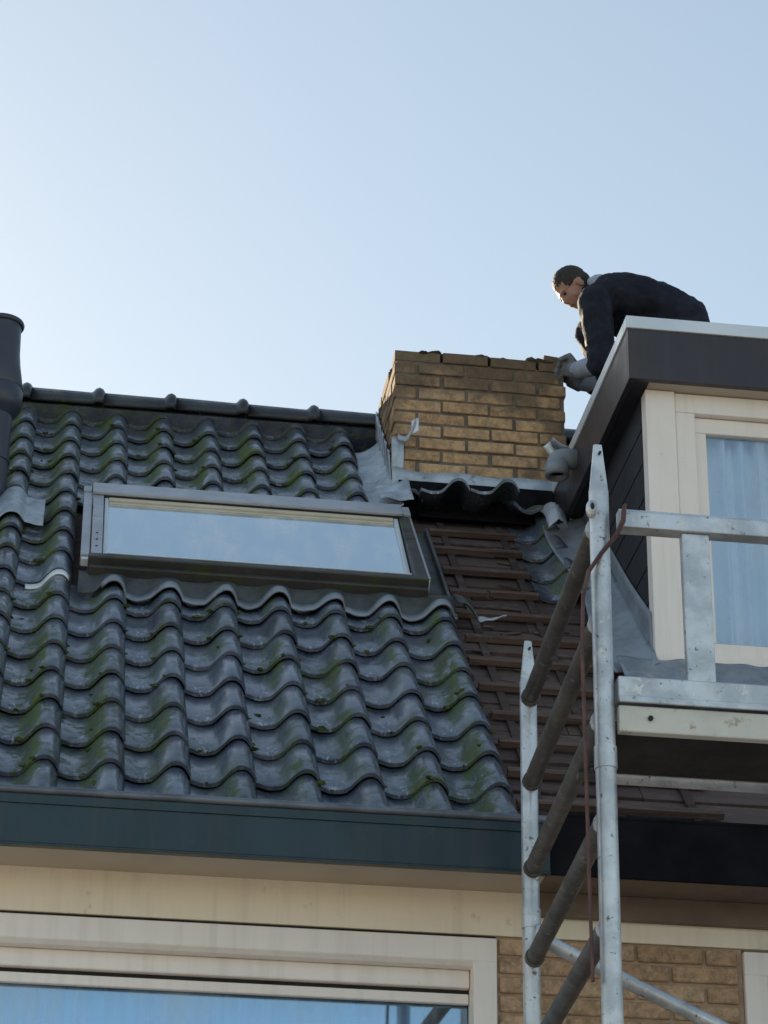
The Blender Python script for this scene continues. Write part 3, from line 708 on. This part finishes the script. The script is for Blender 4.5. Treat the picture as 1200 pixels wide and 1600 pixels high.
# rain spout through the side fascia
sp = MB(); spz = 2.325; spy = 1.95
pts = [(DX0+.02, spy, spz), (2.09, spy, spz)]+[(2.09-.035*math.sin(a), spy, spz-.035*(1-math.cos(a))) for a in lin(.3, math.pi/2, 5)]+[(2.055, spy, spz-.09)]
sp.tube(pts, [.043, .043]+[.043]*5+[.042], 18, False); sp.build('rain_spout', M['pvc'], dm, 50, solid=.005)
MB().tube([(2.0555, spy, spz-.03), (2.055, spy, spz-.088)], .048, 18, False).build('spout_socket', M['pvc'], dm, 50, solid=.006)
MB().tube([(2.0555, spy, spz-.06), (2.0555, spy, spz-.064)], .04, 18).build('spout_mouth', M['shadeblack'], dm, 50)  # black disc paints the shade inside the open pipe
q = MB()
q.grid(lambda u, v: (2.105-.07*u, spy-.03+.05*v, spz+.043+.005*u+.035*u*u), lin(0, 1, 6), lin(0, 1, 3)); q.build('spout_lead', M['lead'], dm, 70, solid=.004)

# ------------------------------------------------------------------ scaffold tower
tower = empty('scaffold_tower', (1.9, -.9, GROUND))
tag(tower, 'aluminium scaffold tower with brown rungs and guard rail beside the dormer', 'scaffold')
NEAR, FAR = Vector((1.418, -1.55, 0)), Vector((1.468, -.30, 0))
def post(p, ztop, r, lean=0):
    o = MB().tube([(p.x-.012, p.y, GROUND+.12), (p.x, p.y, ztop-.14)], r, 14).build('post', M['galv'], tower)
    sp_ = MB(); a, b = r*.95, r*.42
    vv = [(p.x-a, p.y-a*.5, ztop-.15), (p.x+a, p.y-a*.5, ztop-.15), (p.x+a, p.y+a*.5, ztop-.15), (p.x-a, p.y+a*.5, ztop-.15),
          (p.x-b*.9, p.y-b*.5, ztop), (p.x+b*1.1, p.y-b*.5, ztop), (p.x+b*1.1, p.y+b*.5, ztop), (p.x-b*.9, p.y+b*.5, ztop)]
    sp_.add(vv, [(0,3,2,1),(4,5,6,7),(0,1,5,4),(1,2,6,5),(2,3,7,6),(3,0,4,7)])
    sp_.build('spigot', M['galv'], o, None, .003)
    MB().tube([(p.x+.004, p.y-b-.006, ztop-.03), (p.x+.004, p.y+b, ztop-.03)], .004, 8).build('pin', M['deck'], o)
    MB().tube([(p.x, p.y, GROUND+.15), (p.x, p.y, GROUND+.02)], .018, 10).build('foot_spindle', M['galv'], o)
    MB().box(p.x-.07, p.x+.07, p.y-.07, p.y+.07, GROUND, GROUND+.02).build('foot_plate', M['galv'], o, None, .003)
    for z in lin(ztop-.9, ztop-3.5, 4): MB().tube([(p.x-.002, p.y, z-.03), (p.x-.002, p.y, z+.03)], r+.003, 14).build('post_joint', M['galv'], o)
    return o
DXR = 2.05
for dx in (0, DXR):
    post(NEAR+Vector((dx, 0, 0)), .495, .0265); post(FAR+Vector((dx, 0, 0)), .462, .0265)
    z = .259
    while z > GROUND+.3:
        MB().tube([(NEAR.x+dx-.004, NEAR.y+.028, z), (FAR.x+dx, FAR.y-.028, z)], .0255, 12).build('rung', M['rung'], tower)
        for p, sg in ((FAR, -1), (NEAR, 1)):
            MB().tube([(p.x+dx, p.y+sg*.026, z), (p.x+dx, p.y+sg*.05, z)], .0295, 12).build('rung_collar', M['rung' if sg < 0 else 'galv'], tower)
        z -= .2745
def tbox(name, x0, x1, y0, y1, z0, z1, mat, bevel=.004): return MB().box(x0, x1, y0, y1, z0, z1).build(name, mat, tower, None, bevel)
XA, XB = 1.449, 1.418+DXR-.03
gr_ = MB().prism([(-1.575, .243), (-1.525, .243), (-1.525, .303), (-1.558, .303), (-1.575, .29)], XA+.02, XB).build('guard_rail', M['galv'], tower, None, .003)
tbox('guard_post', 1.637, 1.712, -1.565, -1.535, -.186, .242, M['galv']); tbox('guard_post', 2.9, 2.975, -1.565, -1.535, -.186, .242, M['galv'])
tbox('upper_beam', XA, XB, -1.58, -1.53, -.252, -.187, M['galv']); tbox('beam_flange', XA, XB, -1.588, -1.5805, -.262, -.244, M['galv'], .002)
tbox('platform_beam', XA, XB, -1.575, -1.545, -.338, -.266, M['paintbeam'])
tbox('platform_deck', XA+.01, XB, -1.544, -1.232, -.322, -.304, M['deck'], .002)
MB().tube([(XA+.05, -1.2, -.316), (XB, -1.2, -.316)], .0235, 14).build('deck_tube', M['galv'], tower)
MB().tube([(XA-.03, -1.2, -.316), (XA+.055, -1.2, -.316)], .0175, 12).build('tube_hook', M['rung'], tower)
for x in (1.53, 1.95, 2.5, 3.0): MB().tube([(x, -1.576, -.30), (x, -1.582, -.30)], .007, 8).build('rivet', M['deck'], tower)
MB().tube([(1.50, -.30, -.50), (2.05, -.30, -.747), (3.49, -.30, -1.4)], .0225, 12).build('diagonal_brace', M['galv'], tower)
MB().tube([(1.47, -.325, -.49), (1.52, -.325, -.50)], .032, 12).build('brace_clamp', M['galv'], tower)
MB().ell((1.393, -1.565, .292), .014, .02, .026, None, 12, 8).build('coupler', M['galv'], tower)
MB().ell((1.393, -1.584, .292), .006, .006, .01, None, 8, 6).build('coupler_bolt', M['deck'], tower)
# rusty red strap tied over the rail and hanging down the inside of the frame
q = MB(); P_ = [(1.478, -1.588, .295), (1.472, -1.596, .25), (1.452, -1.596, .205), (1.41, -1.59, .150), (1.378, -1.585, .10), (1.362, -1.58, .03), (1.357, -1.575, -.12), (1.360, -1.57, -.45), (1.362, -1.565, -.75), (1.366, -1.56, -.99)]
q.tube(P_, [.016, .017, .016, .015, .014, .013, .013, .0125, .012, .011], 8, True, (1, .4))
tag(q.build('tie_strap', M['strap'], None, 60), 'rusty red strap tied to the scaffold guard rail and hanging down', 'strap')

# ------------------------------------------------------------------ the roofer
pr = empty('person', (2.65, 2.2, DZT))
tag(pr, 'person in dark navy jacket crouching on the dormer roof, reaching for the chimney', 'person')
def remesh(mb, name, mat, parent, vox=.008, smooth=6):
    me = mb.mesh(name); o = bpy.data.objects.new(name+'_tmp', me); COL.objects.link(o)
    md = o.modifiers.new('r', 'REMESH'); md.mode = 'VOXEL'; md.voxel_size = vox
    md = o.modifiers.new('s', 'SMOOTH'); md.iterations = smooth; md.factor = .5
    dg = bpy.context.evaluated_depsgraph_get(); me2 = bpy.data.meshes.new_from_object(o.evaluated_get(dg)); bpy.data.objects.remove(o)
    me2.name = name; me2.materials.clear(); me2.materials.append(mat)
    me2.polygons.foreach_set('use_smooth', [True]*len(me2.polygons))
    return link(bpy.data.objects.new(name, me2), parent)
V = Vector
# joints (near side = left side of the body)
PEL = V((2.73, 2.27, 3.205)); WST = V((2.61, 2.28, 3.30)); CHE = V((2.47, 2.29, 3.325)); SHC = V((2.345, 2.30, 3.34)); NEK = V((2.285, 2.30, 3.375)); HEAD = V((2.222, 2.30, 3.402))
LSH, LEL, LWR = V((2.285, 2.14, 3.235)), V((2.312, 2.13, 2.915)), V((2.238, 2.33, 2.985))
RSH, REL, RWR = V((2.34, 2.45, 3.26)), V((2.46, 2.60, 3.08)), V((2.27, 2.49, 3.02))
LHP, LKN, LAN = V((2.70, 2.18, 3.10)), V((2.40, 2.12, 2.80)), V((2.66, 2.10, 2.53))
RHP, RKN, RAN = V((2.70, 2.36, 3.10)), V((2.42, 2.36, 2.81)), V((2.74, 2.32, 2.53))
def limb(mb, pts, rs, n=14):
    out, orr = [], []
    for k in range(len(pts)-1):
        for t_ in (0, .25, .5, .75): out.append(pts[k].lerp(pts[k+1], t_)); orr.append(rs[k]+(rs[k+1]-rs[k])*t_)
    out.append(pts[-1]); orr.append(rs[-1]); mb.tube(out, orr, n)
    for p, r_ in ((pts[0], rs[0]), (pts[-1], rs[-1])): mb.ell(p, r_, r_, r_, None, 12, 8)
    for p, r_ in zip(pts[1:-1], rs[1:-1]): mb.ell(p, r_*1.01, r_*1.01, r_*1.01, None, 12, 8)
def torso(mb, g_=0.):
    secs = [(PEL, .125, .165), (WST, .115, .15), (CHE, .125, .175), (SHC, .105, .17)]
    rings = []; n = 18; pts = [s_[0] for s_ in secs]
    pts2 = [PEL+(PEL-WST)*.75]+pts+[NEK]; hs = [.06]+[s_[1] for s_ in secs]+[.06]; ws = [.09]+[s_[2] for s_ in secs]+[.065]
    vv = []; ff = []
    for i_, p in enumerate(pts2):
        t_ = (pts2[min(i_+1, len(pts2)-1)]-pts2[max(i_-1, 0)]).normalized(); side = V((0, 1, 0)); side = (side-t_*side.dot(t_)).normalized(); nn = t_.cross(side)
        vv += [p+(hs[i_]+g_)*math.sin(2*math.pi*k/n)*nn+(ws[i_]+g_)*math.cos(2*math.pi*k/n)*side for k in range(n)]
    for j in range(len(pts2)-1):
        for k in range(n): ff.append((j*n+k, j*n+(k+1) % n, (j+1)*n+(k+1) % n, (j+1)*n+k))
    ff += [tuple(range(n-1, -1, -1)), tuple(range((len(pts2)-1)*n, len(pts2)*n))]
    mb.add(vv, ff)
# head axes: face looks left and down
fwd = V((-.66, -.06, -.75)).normalized(); hup = (V((-.7, 0, .7))-fwd*V((-.7, 0, .7)).dot(fwd)).normalized(); hsd = fwd.cross(hup)
HR = Matrix((fwd, hsd, hup)).transposed()            # columns: forward, side, up
def H(a, b, c): return HEAD+fwd*a+hsd*b+hup*c
b = MB(); torso(b, -.012)
limb(b, [LSH, LEL, LWR], [.052, .042, .03]); limb(b, [RSH, REL, RWR], [.052, .042, .03])
limb(b, [LHP, LKN, LAN], [.085, .058, .042]); limb(b, [RHP, RKN, RAN], [.085, .058, .042])
limb(b, [SHC, NEK, H(-.02, 0, -.05)], [.07, .058, .055])
HS = .87
def hell(mb, p, r_, nu, nv): mb.ell(H(*[HS*q_ for q_ in p]), HS*r_[0], HS*r_[1], HS*r_[2], HR, nu, nv)
hell(b, (-.012, 0, .028), (.098, .076, .085), 20, 14)            # skull
hell(b, (.03, 0, -.035), (.066, .06, .075), 18, 12)              # face
hell(b, (.052, 0, -.085), (.032, .038, .028), 12, 8)             # chin
hell(b, (.092, 0, -.03), (.02, .012, .024), 10, 8)               # nose
hell(b, (.085, 0, -.008), (.012, .011, .03), 10, 8)              # nose bridge
hell(b, (.078, 0, .012), (.016, .05, .012), 12, 8)               # brow
hell(b, (.088, 0, -.068), (.009, .024, .007), 10, 8)             # lips
for s_ in (-1, 1):
    hell(b, (-.008, s_*.074, -.02), (.02, .009, .031), 12, 8); hell(b, (.05, s_*.045, -.04), (.022, .018, .024), 10, 8)
def hand(mb, wr, d, side_, curl, n_up):
    # palm then four fingers and a thumb, bent over the edge they hold
    side_ = (side_-d*side_.dot(d)).normalized(); pd = wr+d*.045
    for k in range(4): mb.tube([wr+side_*(k-1.5)*.01, wr+d*.04+side_*(k-1.5)*.017, wr+d*.085+side_*(k-1.5)*.02], [.015, .0145, .012], 8)
    for k, ln in enumerate((.068, .078, .074, .058)):
        p0 = wr+d*.083+side_*(k-1.5)*.021; p1 = p0+(d*.75+curl*.35).normalized()*ln*.45; p2 = p1+(d*.25+curl).normalized()*ln*.32; p3 = p2+(curl-d*.15).normalized()*ln*.28
        mb.tube([p0, p1, p2, p3], [.0105, .01, .009, .0075], 8)
    t0 = wr+d*.03-side_*.03; mb.tube([t0, t0+(d*.6-side_*.7+curl*.3).normalized()*.04, t0+(d*.9-side_*.45+curl*.7).normalized()*.075], [.013, .011, .009], 8)
hd1 = (V((2.175, 2.455, 3.092))-LWR).normalized(); hd2 = (V((2.18, 2.53, 3.09))-RWR).normalized()
hand(b, LWR, hd1, V((.0, .5, -.6)), V((-.55, .1, -.8)), 1); hand(b, RWR, hd2, V((0, 1, .1)), V((-.4, 0, -.9)), 1)
remesh(b, 'body', M['skin'], pr, .0065, 4)
# gloves: thin shell over the hands
for wr, d, sd_, cu in ((LWR, hd1, V((.0, .5, -.6)), V((-.55, .1, -.8))), (RWR, hd2, V((0, 1, .1)), V((-.4, 0, -.9)))):
    gl_ = MB(); hand(gl_, wr, d, sd_, cu, 1); gl_.tube([wr-d*.03, wr+d*.03], [.036, .036], 12)
    go = remesh(gl_, 'glove', M['glove'], pr, .005, 2)
    md = go.modifiers.new('d', 'DISPLACE'); md.strength = .004; md.mid_level = 0
j = MB(); torso(j, .012)
limb(j, [LSH+V((.03, .06, .02)), LSH, LEL, LEL.lerp(LWR, .16)], [.085, .078, .062, .055]); limb(j, [RSH+V((.03, -.05, .02)), RSH, REL, REL.lerp(RWR, .5)], [.085, .078, .06, .055])
limb(j, [SHC, NEK+V((.012, 0, -.0))], [.095, .072])
jo = remesh(j, 'jacket', M['jacket'], pr, .009, 6)
tx = bpy.data.textures.new('cloth folds', 'CLOUDS'); tx.noise_scale = .055; tx.noise_depth = 3
md = jo.modifiers.new('folds', 'DISPLACE'); md.texture = tx; md.texture_coords = 'GLOBAL'; md.strength = .022; md.mid_level = .5
c_ = MB(); limb(c_, [LEL.lerp(LWR, .1), LEL.lerp(LWR, .97)], [.05, .041]); remesh(c_, 'sleeve', M['cuff'], pr, .007, 3)
c_ = MB(); limb(c_, [REL.lerp(RWR, .3), REL.lerp(RWR, .97)], [.05, .041]); remesh(c_, 'sleeve', M['cuff'], pr, .007, 3)
t_ = MB(); limb(t_, [LHP, LKN, LAN], [.112, .078, .062]); limb(t_, [RHP, RKN, RAN], [.112, .078, .062]); t_.ell(PEL-V((-.01, 0, .03)), .115, .165, .115, None, 16, 12)
remesh(t_, 'trousers', M['trousers'], pr, .01, 5)
for an in (LAN, RAN):
    k = MB(); fz = DZT-.02
    k.ell(an+V((-.06, 0, fz+.045-an.z)), .125, .045, .045, None, 16, 10); k.tube([an+V((0, 0, .02)), V((an.x, an.y, fz+.05))], [.05, .05], 12); k.box(an.x-.17, an.x+.06, an.y-.042, an.y+.042, fz, fz+.02)
    remesh(k, 'boot', M['boot'], pr, .008, 3)
# collar / hood in pale fabric at the nape
h_ = MB(); 
for a in lin(-1.5, 1.5, 9): h_.ell(NEK+V((.05*math.cos(a)+.018, .08*math.sin(a), .045*math.cos(a)+.012)), .036, .028, .03, None, 10, 8)
remesh(h_, 'collar', M['cuff'], pr, .007, 3)
hr = MB(); hell(hr, (-.0165, 0, .0325), (.1005, .0795, .0885), 26, 18)
hell(hr, (-.066, 0, -.002), (.046, .064, .058), 16, 12)
ho = remesh(hr, 'hair', M['hair'], pr, .006, 2)
bm = bmesh.new(); bm.from_mesh(ho.data)
for v in bm.verts:
    d = v.co-HEAD; f1, u1, s1 = d.dot(fwd), d.dot(hup), abs(d.dot(hsd))
    if u1 < .039 and f1 > .048: v.co -= fwd*.045
    if u1 < -.0 and f1 > -.03 and s1 > .03: v.co -= (hsd*(1 if d.dot(hsd) > 0 else -1))*.02
bm.to_mesh(ho.data); bm.free()
tx2 = bpy.data.textures.new('hair tufts', 'CLOUDS'); tx2.noise_scale = .012; tx2.noise_depth = 3
md = ho.modifiers.new('tufts', 'DISPLACE'); md.texture = tx2; md.texture_coords = 'GLOBAL'; md.strength = .008; md.mid_level = .5
for s_ in (-1, 1):
    MB().ell(H(.072, s_*.026, -.0035), .007, .0095, .006, HR, 10, 8).build('eye', M['boot'], pr, 60)
